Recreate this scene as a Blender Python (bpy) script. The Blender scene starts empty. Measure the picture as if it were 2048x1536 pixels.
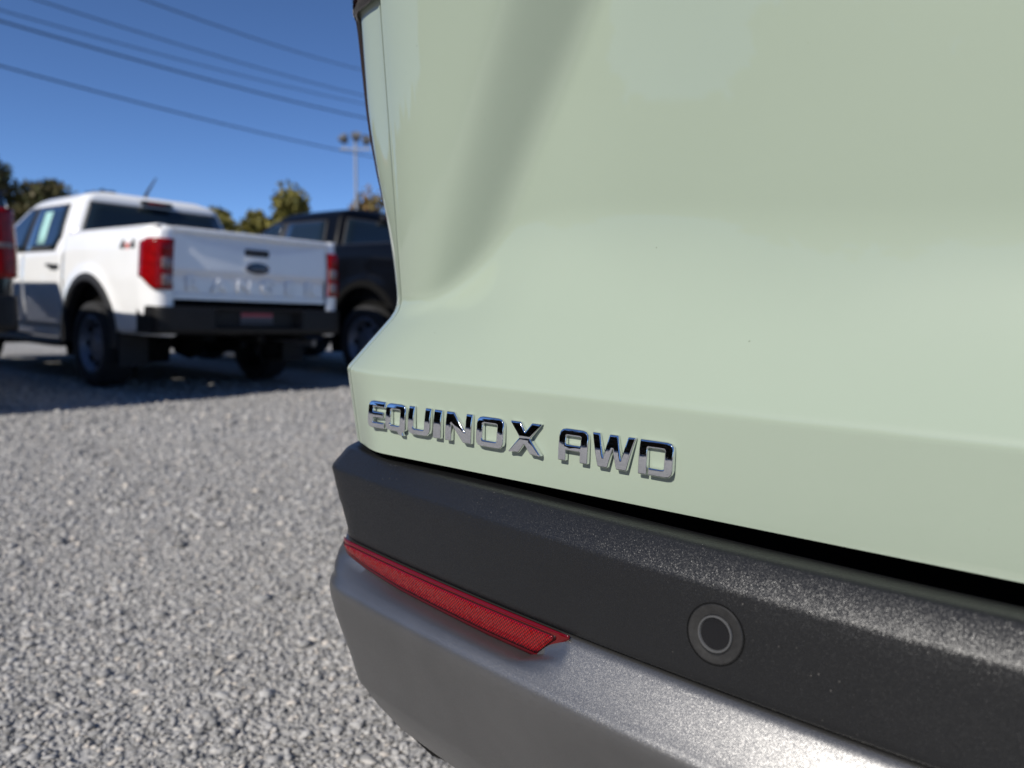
import bpy, bmesh, math, random
import numpy as np
from mathutils import Vector, Matrix
R = math.radians
random.seed(7); rng = np.random.default_rng(7)
S = bpy.context.scene
COL = S.collection

# ------------------------------------------------------------------ camera
PITCH, ROLL, CAM_H = R(5.38), R(2.0), 0.788
cp, sp, cr, sr = math.cos(PITCH), math.sin(PITCH), math.cos(ROLL), math.sin(ROLL)
cam = bpy.data.cameras.new('camera'); camo = bpy.data.objects.new('camera', cam); COL.objects.link(camo)
rt, up, fw = Vector((cr, sr*sp, sr*cp)), Vector((-sr, cr*sp, cr*cp)), Vector((0, cp, -sp))
M = Matrix((rt, up, -fw)).transposed().to_4x4(); M.translation = (0, 0, CAM_H)
camo.matrix_world = M
cam.sensor_width = 36.0; cam.lens = 36.0*1540/2048
cam.clip_start = 0.02; cam.clip_end = 1500
cam.dof.use_dof = True; cam.dof.focus_distance = 0.64; cam.dof.aperture_fstop = 5.0
S.camera = camo
# ------------------------------------------------------------------ sky, sun, exposure
SUN_EL = R(37.5); SAZ = (-0.60, -0.80)          # horizontal direction the light comes from
w = bpy.data.worlds.new('World'); S.world = w; w.use_nodes = True
nt = w.node_tree; bg = nt.nodes['Background']
sky = nt.nodes.new('ShaderNodeTexSky'); sky.sky_type = 'NISHITA'; sky.sun_disc = False
sky.sun_elevation = SUN_EL; sky.sun_rotation = math.atan2(SAZ[0], SAZ[1])
sky.air_density = 0.5; sky.dust_density = 0.0; sky.ozone_density = 7.8; sky.altitude = 0
nt.links.new(sky.outputs[0], bg.inputs[0]); bg.inputs[1].default_value = 0.135
sl = bpy.data.lights.new('sun', 'SUN'); sl.energy = 4.8; sl.angle = R(0.5); sl.color = (1.0, 0.955, 0.885)
so = bpy.data.objects.new('sun', sl); COL.objects.link(so)
sd = Vector((SAZ[0]*math.cos(SUN_EL), SAZ[1]*math.cos(SUN_EL), math.sin(SUN_EL)))
so.rotation_euler = sd.to_track_quat('Z', 'Y').to_euler(); so.location = (-5, -8, 10)
S.view_settings.view_transform = 'Standard'; S.view_settings.look = 'None'
S.view_settings.exposure = 0.0; S.view_settings.gamma = 1.0; S.view_settings.use_curve_mapping = False

# ------------------------------------------------------------------ materials
def srgb(r, g, b):
    f = lambda c: (c/255/12.92) if c/255 <= .04045 else ((c/255+.055)/1.055)**2.4
    return (f(r), f(g), f(b), 1)
class NT:
    def __init__(s, name):
        s.m = bpy.data.materials.new(name); s.m.use_nodes = True
        s.t = s.m.node_tree; s.b = s.t.nodes['Principled BSDF']
    def n(s, typ, **kw):
        nd = s.t.nodes.new(typ)
        for k, v in kw.items(): setattr(nd, k, v)
        return nd
    def l(s, a, b): s.t.links.new(a, b)
    def set(s, **kw):
        for k, v in kw.items(): s.b.inputs[k.replace('_', ' ')].default_value = v
    def noise(s, scale, detail=4, rough=.55, coord='Object'):
        tc = s.n('ShaderNodeTexCoord'); no = s.n('ShaderNodeTexNoise')
        no.inputs['Scale'].default_value = scale; no.inputs['Detail'].default_value = detail; no.inputs['Roughness'].default_value = rough
        s.l(tc.outputs[coord], no.inputs['Vector']); return no
    def ramp(s, src, stops):
        r = s.n('ShaderNodeValToRGB'); el = r.color_ramp.elements
        while len(el) < len(stops): el.new(.5)
        for e, (p, c) in zip(el, stops): e.position = p; e.color = c
        s.l(src, r.inputs[0]); return r
    def mapr(s, src, a, b, c, d):
        m = s.n('ShaderNodeMapRange'); s.l(src, m.inputs[0])
        for i, v in enumerate((a, b, c, d)): m.inputs[i+1].default_value = v
        return m
    def bump(s, src, strength, dist):
        b = s.n('ShaderNodeBump'); b.inputs['Strength'].default_value = strength; b.inputs['Distance'].default_value = dist
        s.l(src, b.inputs['Height']); s.l(b.outputs[0], s.b.inputs['Normal']); return b

def simple(name, col, rough=.5, metal=0., coat=0., spec=.5, var=.08, vscale=6):
    m = NT(name); m.set(Roughness=rough, Metallic=metal, Coat_Weight=coat, Coat_Roughness=.03, Specular_IOR_Level=spec)
    no = m.noise(vscale)
    c = col[:3]
    r = m.ramp(no.outputs[0], [(.3, (*[x*(1-var) for x in c], 1)), (.7, (*[min(1, x*(1+var)) for x in c], 1))])
    m.l(r.outputs[0], m.b.inputs['Base Color'])
    return m.m

def car_paint(name, col, dirt=0.0, rough=.45, coat=1.0):
    m = NT(name); m.set(Roughness=rough, Coat_Weight=coat, Coat_Roughness=.025, Specular_IOR_Level=.08, Coat_IOR=1.53)
    no = m.noise(3.5, 5); c = col[:3]
    r = m.ramp(no.outputs[0], [(.3, (*[x*.975 for x in c], 1)), (.7, (*[min(1, x*1.015) for x in c], 1))])
    # scattered dust specks
    tc = m.n('ShaderNodeTexCoord'); vo = m.n('ShaderNodeTexVoronoi'); vo.inputs['Scale'].default_value = 26
    m.l(tc.outputs['Object'], vo.inputs['Vector'])
    sp_ = m.mapr(vo.outputs['Distance'], .028, .012, 0, .5*dirt); sp_.clamp = True
    mx = m.n('ShaderNodeMix', data_type='RGBA'); m.l(sp_.outputs[0], mx.inputs['Factor'])
    m.l(r.outputs[0], mx.inputs['A']); mx.inputs['B'].default_value = (c[0]*.35, c[1]*.33, c[2]*.3, 1)
    m.l(mx.outputs['Result'], m.b.inputs['Base Color'])
    n2 = m.noise(60, 3); cr_ = m.mapr(n2.outputs[0], .3, .7, .01, .025); m.l(cr_.outputs[0], m.b.inputs['Coat Roughness'])
    return m.m

def sparkle(name, col, rough, metal, cell, tilt, rough_var=.1, grain=None, spec=.5):
    """textured plastic / metallic paint: every tiny facet leans its own way"""
    m = NT(name); m.set(Roughness=rough, Metallic=metal, Specular_IOR_Level=spec)
    tc = m.n('ShaderNodeTexCoord'); vo = m.n('ShaderNodeTexVoronoi'); vo.inputs['Scale'].default_value = cell
    m.l(tc.outputs['Object'], vo.inputs['Vector'])
    su = m.n('ShaderNodeVectorMath', operation='SUBTRACT'); m.l(vo.outputs['Color'], su.inputs[0]); su.inputs[1].default_value = (.5, .5, .5)
    sc = m.n('ShaderNodeVectorMath', operation='SCALE'); m.l(su.outputs[0], sc.inputs[0]); sc.inputs['Scale'].default_value = tilt
    ge = m.n('ShaderNodeNewGeometry')
    ad = m.n('ShaderNodeVectorMath', operation='ADD'); m.l(ge.outputs['Normal'], ad.inputs[0]); m.l(sc.outputs[0], ad.inputs[1])
    nm = m.n('ShaderNodeVectorMath', operation='NORMALIZE'); m.l(ad.outputs[0], nm.inputs[0])
    m.l(nm.outputs[0], m.b.inputs['Normal'])
    no = m.noise(9, 5); c = col[:3]
    r = m.ramp(no.outputs[0], [(.3, (*[x*.9 for x in c], 1)), (.7, (*[x*1.1 for x in c], 1))])
    # few pale dust grains
    v2 = m.n('ShaderNodeTexVoronoi'); v2.inputs['Scale'].default_value = 150; m.l(tc.outputs['Object'], v2.inputs['Vector'])
    g = m.mapr(v2.outputs['Distance'], .10, .04, 0, 1); n3 = m.noise(14, 3); g2 = m.mapr(n3.outputs[0], .52, .68, 0, .35)
    mu = m.n('ShaderNodeMath', operation='MULTIPLY'); m.l(g.outputs[0], mu.inputs[0]); m.l(g2.outputs[0], mu.inputs[1])
    mx = m.n('ShaderNodeMix', data_type='RGBA'); m.l(mu.outputs[0], mx.inputs['Factor']); m.l(r.outputs[0], mx.inputs['A'])
    mx.inputs['B'].default_value = (.30, .28, .25, 1); m.l(mx.outputs['Result'], m.b.inputs['Base Color'])
    return m.m

MT = {}
MT['sage'] = car_paint('sage_paint', (0.318, 0.374, 0.294), dirt=1)
MT['white'] = car_paint('white_paint', (0.88, 0.88, 0.87), rough=.4)
MT['navy'] = car_paint('navy_paint', (0.002, 0.0023, 0.0034), rough=.35, coat=.3)
MT['black_paint'] = car_paint('black_paint', (0.010, 0.010, 0.012), rough=.35)
MT['blackplastic'] = sparkle('black_textured_plastic', (0.009, 0.0092, 0.0098), .35, 0, 2700, .38, spec=.48)
MT['silver'] = sparkle('silver_metallic_plastic', (0.240, 0.236, 0.231), .39, .92, 3000, .20)
MT['trim'] = simple('dark_trim', (0.022, 0.022, 0.024), .55)
MT['trimgrey'] = simple('grey_plastic_bumper', (0.009, 0.009, 0.0095), .5, var=.2, spec=.3)
MT['void'] = simple('black_parts_and_gap_shade', (0.006, 0.006, 0.006), .9, spec=.1)  # black for undersides and wells; also stands in for shade in gaps
MT['rubber'] = simple('tyre_rubber', (0.018, 0.018, 0.019), .8, var=.25, vscale=20)
MT['rim'] = simple('painted_steel_rim', (0.20, 0.22, 0.27), .45, .5, var=.2)
MT['chrome'] = simple('chrome', (0.80, 0.81, 0.83), .045, 1.0, var=.02)
MT['steel'] = simple('dull_steel', (0.30, 0.30, 0.31), .35, .9)
MT['glass'] = simple('tinted_glass', (0.008, 0.013, 0.014), .02, 0, 1.0, var=.1)
MT['redlens'] = simple('red_lens', (0.22, 0.001, 0.002), .25, 0, .12, spec=.25, var=.35, vscale=22)
MT['housing'] = simple('reflector_housing_red', (0.10, 0.0008, 0.002), .15, 0, .25)
MT['darklens'] = simple('dark_red_lens', (0.012, 0.003, 0.003), .10, 0, 1.0)
MT['groove'] = simple('reflector_groove', (0.018, 0.0008, 0.001), .5, spec=.2)
MT['clearlens'] = simple('clear_lens', (0.20, 0.15, 0.15), .2, .2, .5, var=.3, vscale=30)
MT['paper'] = simple('window_paper', (0.36, 0.62, 0.58), .6)
MT['paperblue'] = simple('window_paper_blue', (0.45, 0.55, 0.80), .6)
MT['plate'] = simple('plate_grey', (0.10, 0.10, 0.12), .5)
MT['platered'] = simple('plate_red', (0.40, 0.06, 0.08), .5)
MT['emblemblue'] = simple('emblem_blue', (0.004, 0.010, 0.030), .25, 0, 1.0)
MT['decalgrey'] = simple('decal_grey', (0.02, 0.02, 0.022), .5)
MT['decalred'] = simple('decal_red', (0.55, 0.08, 0.05), .5)
MT['sensor'] = simple('sensor_disc', (0.006, 0.006, 0.007), .25, var=.1)
MT['sensorring'] = simple('sensor_ring', (0.10, 0.10, 0.10), .4, .3)
MT['bezel'] = simple('sensor_bezel', (0.016, 0.0155, 0.015), .5, vscale=300, var=.3)
MT['galv'] = simple('galvanised_pole', (0.30, 0.31, 0.33), .5, .2)
MT['lamp'] = simple('floodlight_housing', (0.11, 0.11, 0.11), .5)
MT['wire'] = simple('cable_sheath', (0.03, 0.035, 0.04), .6)
MT['bark'] = simple('bark', (0.07, 0.055, 0.042), .9, var=.35, vscale=3)

def reflex_material():
    m = NT('reflex_pattern'); m.set(Roughness=.18, Coat_Weight=.25, Coat_Roughness=.04)
    tc = m.n('ShaderNodeTexCoord'); vo = m.n('ShaderNodeTexVoronoi', voronoi_dimensions='2D'); vo.inputs['Scale'].default_value = 330; vo.inputs['Randomness'].default_value = .05
    sx = m.n('ShaderNodeSeparateXYZ'); m.l(tc.outputs['Object'], sx.inputs[0])
    p1 = m.n('ShaderNodeMath', operation='ADD'); m.l(sx.outputs[0], p1.inputs[0]); m.l(sx.outputs[2], p1.inputs[1])
    p2 = m.n('ShaderNodeMath', operation='SUBTRACT'); m.l(sx.outputs[0], p2.inputs[0]); m.l(sx.outputs[2], p2.inputs[1])
    cx = m.n('ShaderNodeCombineXYZ'); m.l(p1.outputs[0], cx.inputs[0]); m.l(p2.outputs[0], cx.inputs[1]); m.l(cx.outputs[0], vo.inputs['Vector'])
    r = m.ramp(vo.outputs['Distance'], [(.10, (.30, .0012, .003, 1)), (.62, (.012, .0003, .0006, 1))])
    m.l(r.outputs[0], m.b.inputs['Base Color'])
    su = m.n('ShaderNodeVectorMath', operation='SUBTRACT'); m.l(vo.outputs['Color'], su.inputs[0]); su.inputs[1].default_value = (.5, .5, .5)
    sc = m.n('ShaderNodeVectorMath', operation='SCALE'); m.l(su.outputs[0], sc.inputs[0]); sc.inputs['Scale'].default_value = .35
    ge = m.n('ShaderNodeNewGeometry'); ad = m.n('ShaderNodeVectorMath', operation='ADD'); m.l(ge.outputs['Normal'], ad.inputs[0]); m.l(sc.outputs[0], ad.inputs[1])
    nm = m.n('ShaderNodeVectorMath', operation='NORMALIZE'); m.l(ad.outputs[0], nm.inputs[0]); m.l(nm.outputs[0], m.b.inputs['Normal'])
    return m.m
MT['reflex'] = reflex_material()

def leaf_mat(name, a, b):
    m = NT(name); m.set(Roughness=.6, Specular_IOR_Level=.25)
    ge = m.n('ShaderNodeNewGeometry')
    r = m.ramp(ge.outputs['Random Per Island'], [(0, (*a, 1)), (1, (*b, 1))])
    m.l(r.outputs[0], m.b.inputs['Base Color'])
    m.set(Subsurface_Weight=0.0)
    return m.m
MT['leaf_dark'] = leaf_mat('foliage_dark', (.035, .050, .016), (.11, .085, .035))
MT['leaf_yellow'] = leaf_mat('foliage_yellow', (.09, .095, .024), (.25, .21, .05))
MT['leaf_brown'] = leaf_mat('foliage_brown', (.10, .09, .03), (.24, .14, .05))
MT['leaf_wood'] = leaf_mat('foliage_wood', (.035, .028, .012), (.13, .060, .028))

def stone_mat():
    m = NT('crushed_limestone'); m.set(Roughness=.85, Specular_IOR_Level=.3)
    ge = m.n('ShaderNodeNewGeometry')
    r = m.ramp(ge.outputs['Random Per Island'], [(0, (0.200, 0.194, 0.186, 1)), (.2, (0.308, 0.302, 0.293, 1)), (.6, (0.399, 0.388, 0.374, 1)), (.88, (0.507, 0.492, 0.469, 1)), (1, (0.575, 0.515, 0.447, 1))])
    no = m.noise(120, 4)
    mx = m.n('ShaderNodeMix', data_type='RGBA', blend_type='MULTIPLY'); mx.inputs['Factor'].default_value = .5
    r2 = m.ramp(no.outputs[0], [(.25, (.6, .6, .6, 1)), (.7, (1.1, 1.1, 1.1, 1))])
    m.l(r.outputs[0], mx.inputs['A']); m.l(r2.outputs[0], mx.inputs['B']); m.l(mx.outputs['Result'], m.b.inputs['Base Color'])
    m.bump(no.outputs[0], .5, .004)
    return m.m
MT['stone'] = stone_mat()

def lot_mat():
    m = NT('gravel_ground'); m.set(Roughness=.9, Specular_IOR_Level=.2)
    tc = m.n('ShaderNodeTexCoord'); v = m.n('ShaderNodeTexVoronoi'); v.inputs['Scale'].default_value = 62
    m.l(tc.outputs['Object'], v.inputs['Vector'])
    sx = m.n('ShaderNodeSeparateColor'); m.l(v.outputs['Color'], sx.inputs[0])
    r = m.ramp(sx.outputs[0], [(0, (0.245, 0.239, 0.231, 1)), (.35, (0.336, 0.328, 0.316, 1)), (.75, (0.427, 0.414, 0.397, 1)), (1, (0.526, 0.498, 0.459, 1))])
    no = m.noise(.55, 5, .6); r2 = m.ramp(no.outputs[0], [(.3, (.88, .88, .88, 1)), (.7, (1.08, 1.08, 1.07, 1))])
    mx = m.n('ShaderNodeMix', data_type='RGBA', blend_type='MULTIPLY'); mx.inputs['Factor'].default_value = 1
    m.l(r.outputs[0], mx.inputs['A']); m.l(r2.outputs[0], mx.inputs['B']); m.l(mx.outputs['Result'], m.b.inputs['Base Color'])
    inv = m.mapr(v.outputs['Distance'], 0, .6, 1, 0); m.bump(inv.outputs[0], .9, .012)
    return m.m
MT['lot'] = lot_mat()

# ------------------------------------------------------------------ helpers
def mk(name, verts, faces, mat, parent=None, smooth=True, angle=35, loc=None):
    me = bpy.data.meshes.new(name); me.from_pydata([tuple(map(float, v)) for v in verts], [], [tuple(int(i) for i in f) for f in faces])
    me.validate(); bm = bmesh.new(); bm.from_mesh(me); bmesh.ops.remove_doubles(bm, verts=bm.verts, dist=1e-6)
    bmesh.ops.recalc_face_normals(bm, faces=bm.faces); bm.to_mesh(me); bm.free()
    me.materials.append(MT[mat])
    if smooth:
        me.polygons.foreach_set('use_smooth', [True]*len(me.polygons)); me.set_sharp_from_angle(angle=R(angle))
    o = bpy.data.objects.new(name, me); COL.objects.link(o)
    if parent: o.parent = parent
    if loc: o.location = loc
    return o
def grid(name, rows, mat, parent=None, thick=0, closed=False, angle=35, flip=False):
    """rows: list of equal-length point lists"""
    m, n = len(rows), len(rows[0]); V = [p for r in rows for p in r]; F = []
    for i in range(m-1):
        for j in range(n - (0 if closed else 1)):
            a, b = i*n+j, i*n+(j+1) % n
            F.append((a, b, b+n, a+n))
    o = mk(name, V, F, mat, parent, angle=angle)
    if flip:
        o.data.flip_normals()
    if thick:
        s = o.modifiers.new('thickness', 'SOLIDIFY'); s.thickness = thick; s.offset = 0
    return o
class MB:
    def __init__(s): s.v = []; s.f = []
    def add(s, v, f):
        k = len(s.v); s.v += [tuple(p) for p in v]; s.f += [tuple(i+k for i in q) for q in f]; return s
    def box(s, x0, x1, y0, y1, z0, z1, bev=0.0):
        if bev <= 0:
            return s.add([(x0,y0,z0),(x1,y0,z0),(x1,y1,z0),(x0,y1,z0),(x0,y0,z1),(x1,y0,z1),(x1,y1,z1),(x0,y1,z1)],
                         [(0,3,2,1),(4,5,6,7),(0,1,5,4),(1,2,6,5),(2,3,7,6),(3,0,4,7)])
        bm = bmesh.new(); r = bmesh.ops.create_cube(bm, size=1)
        for v in bm.verts: v.co = Vector(((x0+x1)/2+v.co.x*(x1-x0), (y0+y1)/2+v.co.y*(y1-y0), (z0+z1)/2+v.co.z*(z1-z0)))
        bmesh.ops.bevel(bm, geom=bm.edges[:], offset=bev, segments=2, affect='EDGES', profile=.5)
        bm.verts.index_update(); s.add([tuple(v.co) for v in bm.verts], [tuple(v.index for v in f.verts) for f in bm.faces]); bm.free(); return s
    def tube(s, pts, rad, seg=8, cap=True):
        pts = [Vector(p) for p in pts]; n = len(pts); rads = rad if isinstance(rad, (list, tuple)) else [rad]*n
        V = []; F = []; ref = None
        for i, p in enumerate(pts):
            t = (pts[min(i+1, n-1)]-pts[max(i-1, 0)]).normalized()
            if ref is None: ref = t.orthogonal().normalized()
            ref = (ref - t*ref.dot(t)).normalized(); b = t.cross(ref)
            for k in range(seg):
                a = 2*math.pi*k/seg; V.append(p + (ref*math.cos(a)+b*math.sin(a))*rads[i])
        for i in range(n-1):
            for k in range(seg):
                a, b2 = i*seg+k, i*seg+(k+1) % seg; F.append((a, b2, b2+seg, a+seg))
        if cap: F.append(tuple(range(seg))[::-1]); F.append(tuple((n-1)*seg+k for k in range(seg)))
        return s.add(V, F)
    def lathe(s, prof, seg, c, ax, closed=False):
        """prof: (radius, along) list about axis ax through c"""
        c = Vector(c); ax = Vector(ax).normalized(); e1 = ax.orthogonal().normalized(); e2 = ax.cross(e1)
        V = []; F = []; n = len(prof)
        for k in range(seg):
            a = 2*math.pi*k/seg; d = e1*math.cos(a)+e2*math.sin(a)
            for r, h in prof: V.append(c+d*r+ax*h)
        for k in range(seg):
            k2 = (k+1) % seg
            for j in range(n-1 if not closed else n):
                j2 = (j+1) % n; F.append((k*n+j, k2*n+j, k2*n+j2, k*n+j2))
        return s.add(V, F)
    def build(s, name, mat, parent=None, angle=35, smooth=True): return mk(name, s.v, s.f, mat, parent, smooth=smooth, angle=angle)
def empty(name, loc=(0,0,0), rz=0):
    o = bpy.data.objects.new(name, None); COL.objects.link(o); o.location = loc; o.rotation_euler = (0, 0, rz); o.empty_display_size = .2; return o
def tag(o, label=None, cat=None, group=None, kind=None):
    if label: o['label'] = label
    if cat: o['category'] = cat
    if group: o['group'] = group
    if kind: o['kind'] = kind
    return o
def sstep(x, a, b):
    t = min(1, max(0, (x-a)/(b-a))); return t*t*(3-2*t)
def smin(a, b, k):
    h = max(k-abs(a-b), 0)/k; return min(a, b)-h*h*k*.25
def lerp(a, b, t): return a+(b-a)*t
def ip(x, pts):
    return float(np.interp(x, [p[0] for p in pts], [p[1] for p in pts]))

# ------------------------------------------------------------------ ground
def ground():
    bm = bmesh.new(); xs = [-400,-120,-40,-15,-8,-4,-2,0,2,5,12,40,120,400]; ys = [-400,-120,-40,-12,-4,0,1.5,3,5,8,14,25,50,120,500]
    vs = [[bm.verts.new((x, y, 0)) for x in xs] for y in ys]
    for i in range(len(ys)-1):
        for j in range(len(xs)-1): bm.faces.new((vs[i][j], vs[i][j+1], vs[i+1][j+1], vs[i+1][j]))
    me = bpy.data.meshes.new('gravel_lot'); bm.to_mesh(me); bm.free(); me.materials.append(MT['lot'])
    o = bpy.data.objects.new('gravel_lot', me); COL.objects.link(o)
    tag(o, 'grey crushed stone parking lot ground', kind='structure')
ground()

ICO_V = []
_p = (1+5**.5)/2
for a, b in ((-1,_p),(1,_p),(-1,-_p),(1,-_p)): ICO_V.append((a,b,0))
for a, b in ((-1,_p),(1,_p),(-1,-_p),(1,-_p)): ICO_V.append((0,a,b))
for a, b in ((_p,-1),(_p,1),(-_p,-1),(-_p,1)): ICO_V.append((a,0,b))
ICO_V = np.array(ICO_V)/np.linalg.norm(ICO_V[0])
ICO_F = np.array([(0,11,5),(0,5,1),(0,1,7),(0,7,10),(0,10,11),(1,5,9),(5,11,4),(11,10,2),(10,7,6),(7,1,8),(3,9,4),(3,4,2),(3,2,6),(3,6,8),(3,8,9),(4,9,5),(2,4,11),(6,2,10),(8,6,7),(9,8,1)])
def gravel():
    P = []; SZ = []
    def scatter(d0, d1, dens, s0, s1):
        a, b = -1.0, 0.45
        area = (b-a)*(d1*d1-d0*d0)/2; n = int(area*dens)
        d = np.sqrt(rng.uniform(d0*d0, d1*d1, n)); x = rng.uniform(a, b, n)*d
        s = s0*(s1/s0)**(rng.random(n)**1.7)
        P.append(np.stack([x, d, s*rng.uniform(-.1, .45, n)], 1)); SZ.append(s)
    scatter(1.1, 2.6, 13500, .0024, .0066)
    scatter(1.1, 2.6, 2600, .0055, .0100)
    scatter(1.1, 2.6, 330, .0095, .0145)
    scatter(1.1, 2.6, 40, .0145, .021)
    scatter(2.6, 4.4, 3000, .005, .012)
    scatter(2.6, 4.4, 130, .012, .021)
    scatter(4.4, 7.5, 420, .010, .021)
    P = np.concatenate(P); SZ = np.concatenate(SZ); n = len(P)
    var = [ICO_V*(1+rng.uniform(-.38, .32, (12, 1))) for _ in range(24)]
    base = np.array(var)[rng.integers(0, 24, n)]
    sc = np.stack([SZ*rng.uniform(.8, 1.5, n), SZ*rng.uniform(.7, 1.05, n), SZ*rng.uniform(.35, .7, n)], 1)
    base = base*sc[:, None, :]
    t1 = rng.normal(0, .35, n); az = rng.uniform(0, 2*np.pi, n)
    c, s_ = np.cos(t1)[:, None], np.sin(t1)[:, None]
    y, z = base[:, :, 1]*c-base[:, :, 2]*s_, base[:, :, 1]*s_+base[:, :, 2]*c
    ca, sa = np.cos(az)[:, None], np.sin(az)[:, None]; x = base[:, :, 0]
    V = np.stack([x*ca-y*sa, x*sa+y*ca, z], 2)+P[:, None, :]
    F = ICO_F[None]+(np.arange(n)*12)[:, None, None]
    me = bpy.data.meshes.new('gravel'); me.vertices.add(n*12); me.vertices.foreach_set('co', V.ravel().astype(np.float32))
    nf = n*20; me.loops.add(nf*3); me.loops.foreach_set('vertex_index', F.ravel().astype(np.int32))
    me.polygons.add(nf); me.polygons.foreach_set('loop_start', np.arange(0, nf*3, 3, dtype=np.int32)); me.polygons.foreach_set('loop_total', np.full(nf, 3, np.int32))
    me.update(); me.materials.append(MT['stone'])
    o = bpy.data.objects.new('gravel', me); COL.objects.link(o)
    tag(o, 'loose pale grey crushed stones covering the lot', 'gravel', kind='stuff')
gravel()

# ------------------------------------------------------------------ the green SUV in front (local x = across the tail, left to right; y = forward)
SUV = empty('parked_suv', (-0.1462, 0.7782, 0), R(-37.5))
tag(SUV, 'pale sage green SUV with chrome lettering, its tail filling the right side', 'suv')
UC = 0.60
def plan(s_end, v0, segs):
    """integrate a plan curve from the centre line leftwards; segs = (radius, end angle deg or length)"""
    u, v, th, ds = UC, v0, 0.0, 0.003; out = [(u, v, th)]
    for (rad, lim, is_u) in segs:
        while True:
            if is_u and u <= lim: break
            if not is_u and math.degrees(th) >= lim: break
            if len(out) > 4000: break
            th += ds/rad; u -= math.cos(th)*ds; v += math.sin(th)*ds; out.append((u, v, th))
    return out
def half_to_full(st):
    """mirror the left half of a plan curve about the centre line; each station = (u, v, nu, nv)"""
    L = [(u, v, -math.sin(t), -math.cos(t)) for (u, v, t) in st]
    Rr = [(2*UC-u, v, -nu, nv) for (u, v, nu, nv) in L[1:]]
    return L[::-1]+Rr
_curves = {}
def curve(start):
    """plan stations of the tail for a corner that starts to turn at u = start"""
    if start not in _curves:
        bp = plan(0, -0.057, [(3.3, start, True), (.045, 55, False), (1.5, 68, False), (.35, 86, False), (6, 90, False)])
        _curves[start] = half_to_full(bp[:int(1.36/0.003)])
    return _curves[start]
BST = curve(-.008)
def sweep(name, prof, mat, parent, angle=32):
    """prof: list of (off, z, corner start) or a function of u -> that list"""
    rows = []
    for i, (u, v, nu, nv) in enumerate(BST):
        pr = prof(u) if callable(prof) else prof
        row = []
        for o, z, st in pr:
            a, b, c, d = curve(st)[i]; row.append((a+c*o, b+d*o, z))
        rows.append(row)
    return grid(name, rows, mat, parent, angle=angle)
CH, CM, CR, SI = -.056, -.033, -.008, .018
bumper = sweep('rear_bumper', [(-.13,.56,CH),(-.095,.596,CH),(-.062,.6255,CH),(-.050,.6295,CH),(-.036,.6318,CH),(-.022,.6327,CH),(-.0168,.6320,CH),(-.0145,.6302,CH),(-.0016,.6142,CH),(-.0003,.6120,CH),(.0004,.6090,CH),(.0019,.5945,-.044),(.0034,.580,CM),(.0052,.566,-.020),(.0068,.552,CR),(.0072,.5475,CR),(.0062,.5455,CR),(.002,.5440,CR),(-.006,.5435,CR)], 'blackplastic', SUV, angle=50)
tag(bumper, 'black textured plastic bumper cladding below the liftgate')
def um(u): return UC-abs(u-UC)      # distance-mirrored coordinate: left half value
def pocket(u): # depth of reflector pocket
    return ip(u, [(-.048,0),(-.032,.004),(-.018,.0125),(.02,.0185),(.08,.0230),(.20,.0255),(.30,.0255)])
def lowprof(u0):
    u = um(u0)
    A = (.0085, .5430); C = (.0290, .5135); nb1 = (.0155, .5345); nb2 = (.0225, .5240)
    d = pocket(u)
    p1 = (.0095, .5430-d); p2 = (.0262, lerp(.5430-d, .5135, .85)+.0012)
    t1 = min(1, max(0, (u-.250)/.040)); t2 = sstep(u, .236, .284)
    B1 = tuple(lerp(a, b, t1) for a, b in zip(p1, nb1)); B2 = tuple(lerp(a, b, t2) for a, b in zip(p2, nb2))
    B0 = tuple(lerp(a, b, .5) for a, b in zip(A, B1)); B3 = tuple(lerp(a, b, .5) for a, b in zip(B1, B2))
    return [(-.004,.5432,CR), (.004,.5436,CR), (*A,CR), (*B0,CR), (*B1,CR), (*B3,CR+.005), (*B2,CR+.013), (*C,SI-.006), (.0324,.5105,SI), (.0350,.507,SI), (.0364,.503,SI), (.0366,.498,SI), (.0354,.490,SI), (.0316,.475,SI), (.025,.455,SI), (.016,.430,SI), (.007,.400,SI), (-.013,.370,SI), (-.041,.335,SI), (-.075,.305,SI), (-.12,.29,SI)]
low = sweep('lower_bumper', lowprof, 'silver', SUV, angle=60)
tag(low, 'silver grey painted lower bumper valance')
# reflector: housing, dark groove, prismatic insert
def refl(name, u0, u1, mt, mb, off, mat, parent, endcut, thick=.0016):
    rows = []
    st = [s for s in BST if u0 <= s[0] <= u1]
    for (u, v, nu, nv) in st:
        zt = .5450-mt; zb = .5432-pocket(u)+mb
        # rounded left tip, slanted right end
        k = min(1, (u-u0)/.02); k = math.sqrt(max(0, 1-(1-k)**2))
        mid = (zt+zb)/2; zt = lerp(mid, zt, max(k, .05)); zb = lerp(mid, zb, max(k, .05))
        e = max(0, (u-(u1-endcut))/endcut); zb = lerp(zb, zt-.0008, e)
        zb = min(zb, zt-.0006)
        rows.append([(u+nu*(off+.0008*math.sin(math.pi*t)), v+nv*(off+.0008*math.sin(math.pi*t)), lerp(zt, zb, t)) for t in np.linspace(0, 1, 9)])
    return grid(name, rows, mat, parent, thick=thick, angle=60)
rf = refl('reflector', -.030, .290, 0, .0004, .0096, 'housing', SUV, .034, .0018)
tag(rf, 'long red rear reflector set into the bumper')
refl('reflector_groove', -.025, .279, .0034, .0034, .0104, 'groove', rf, .022, .0012)
refl('reflector_insert', -.022, .2755, .0045, .0044, .0109, 'reflex', rf, .018, .0012)
# right-hand reflector
for nm, par in (('reflector', SUV),):
    o = rf.copy(); o.data = rf.data.copy(); COL.objects.link(o); o.parent = SUV
    for vtx in o.data.vertices: vtx.co.x = 2*UC-vtx.co.x
    o.data.flip_normals()
    if 'label' in o: del o['label']
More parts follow.
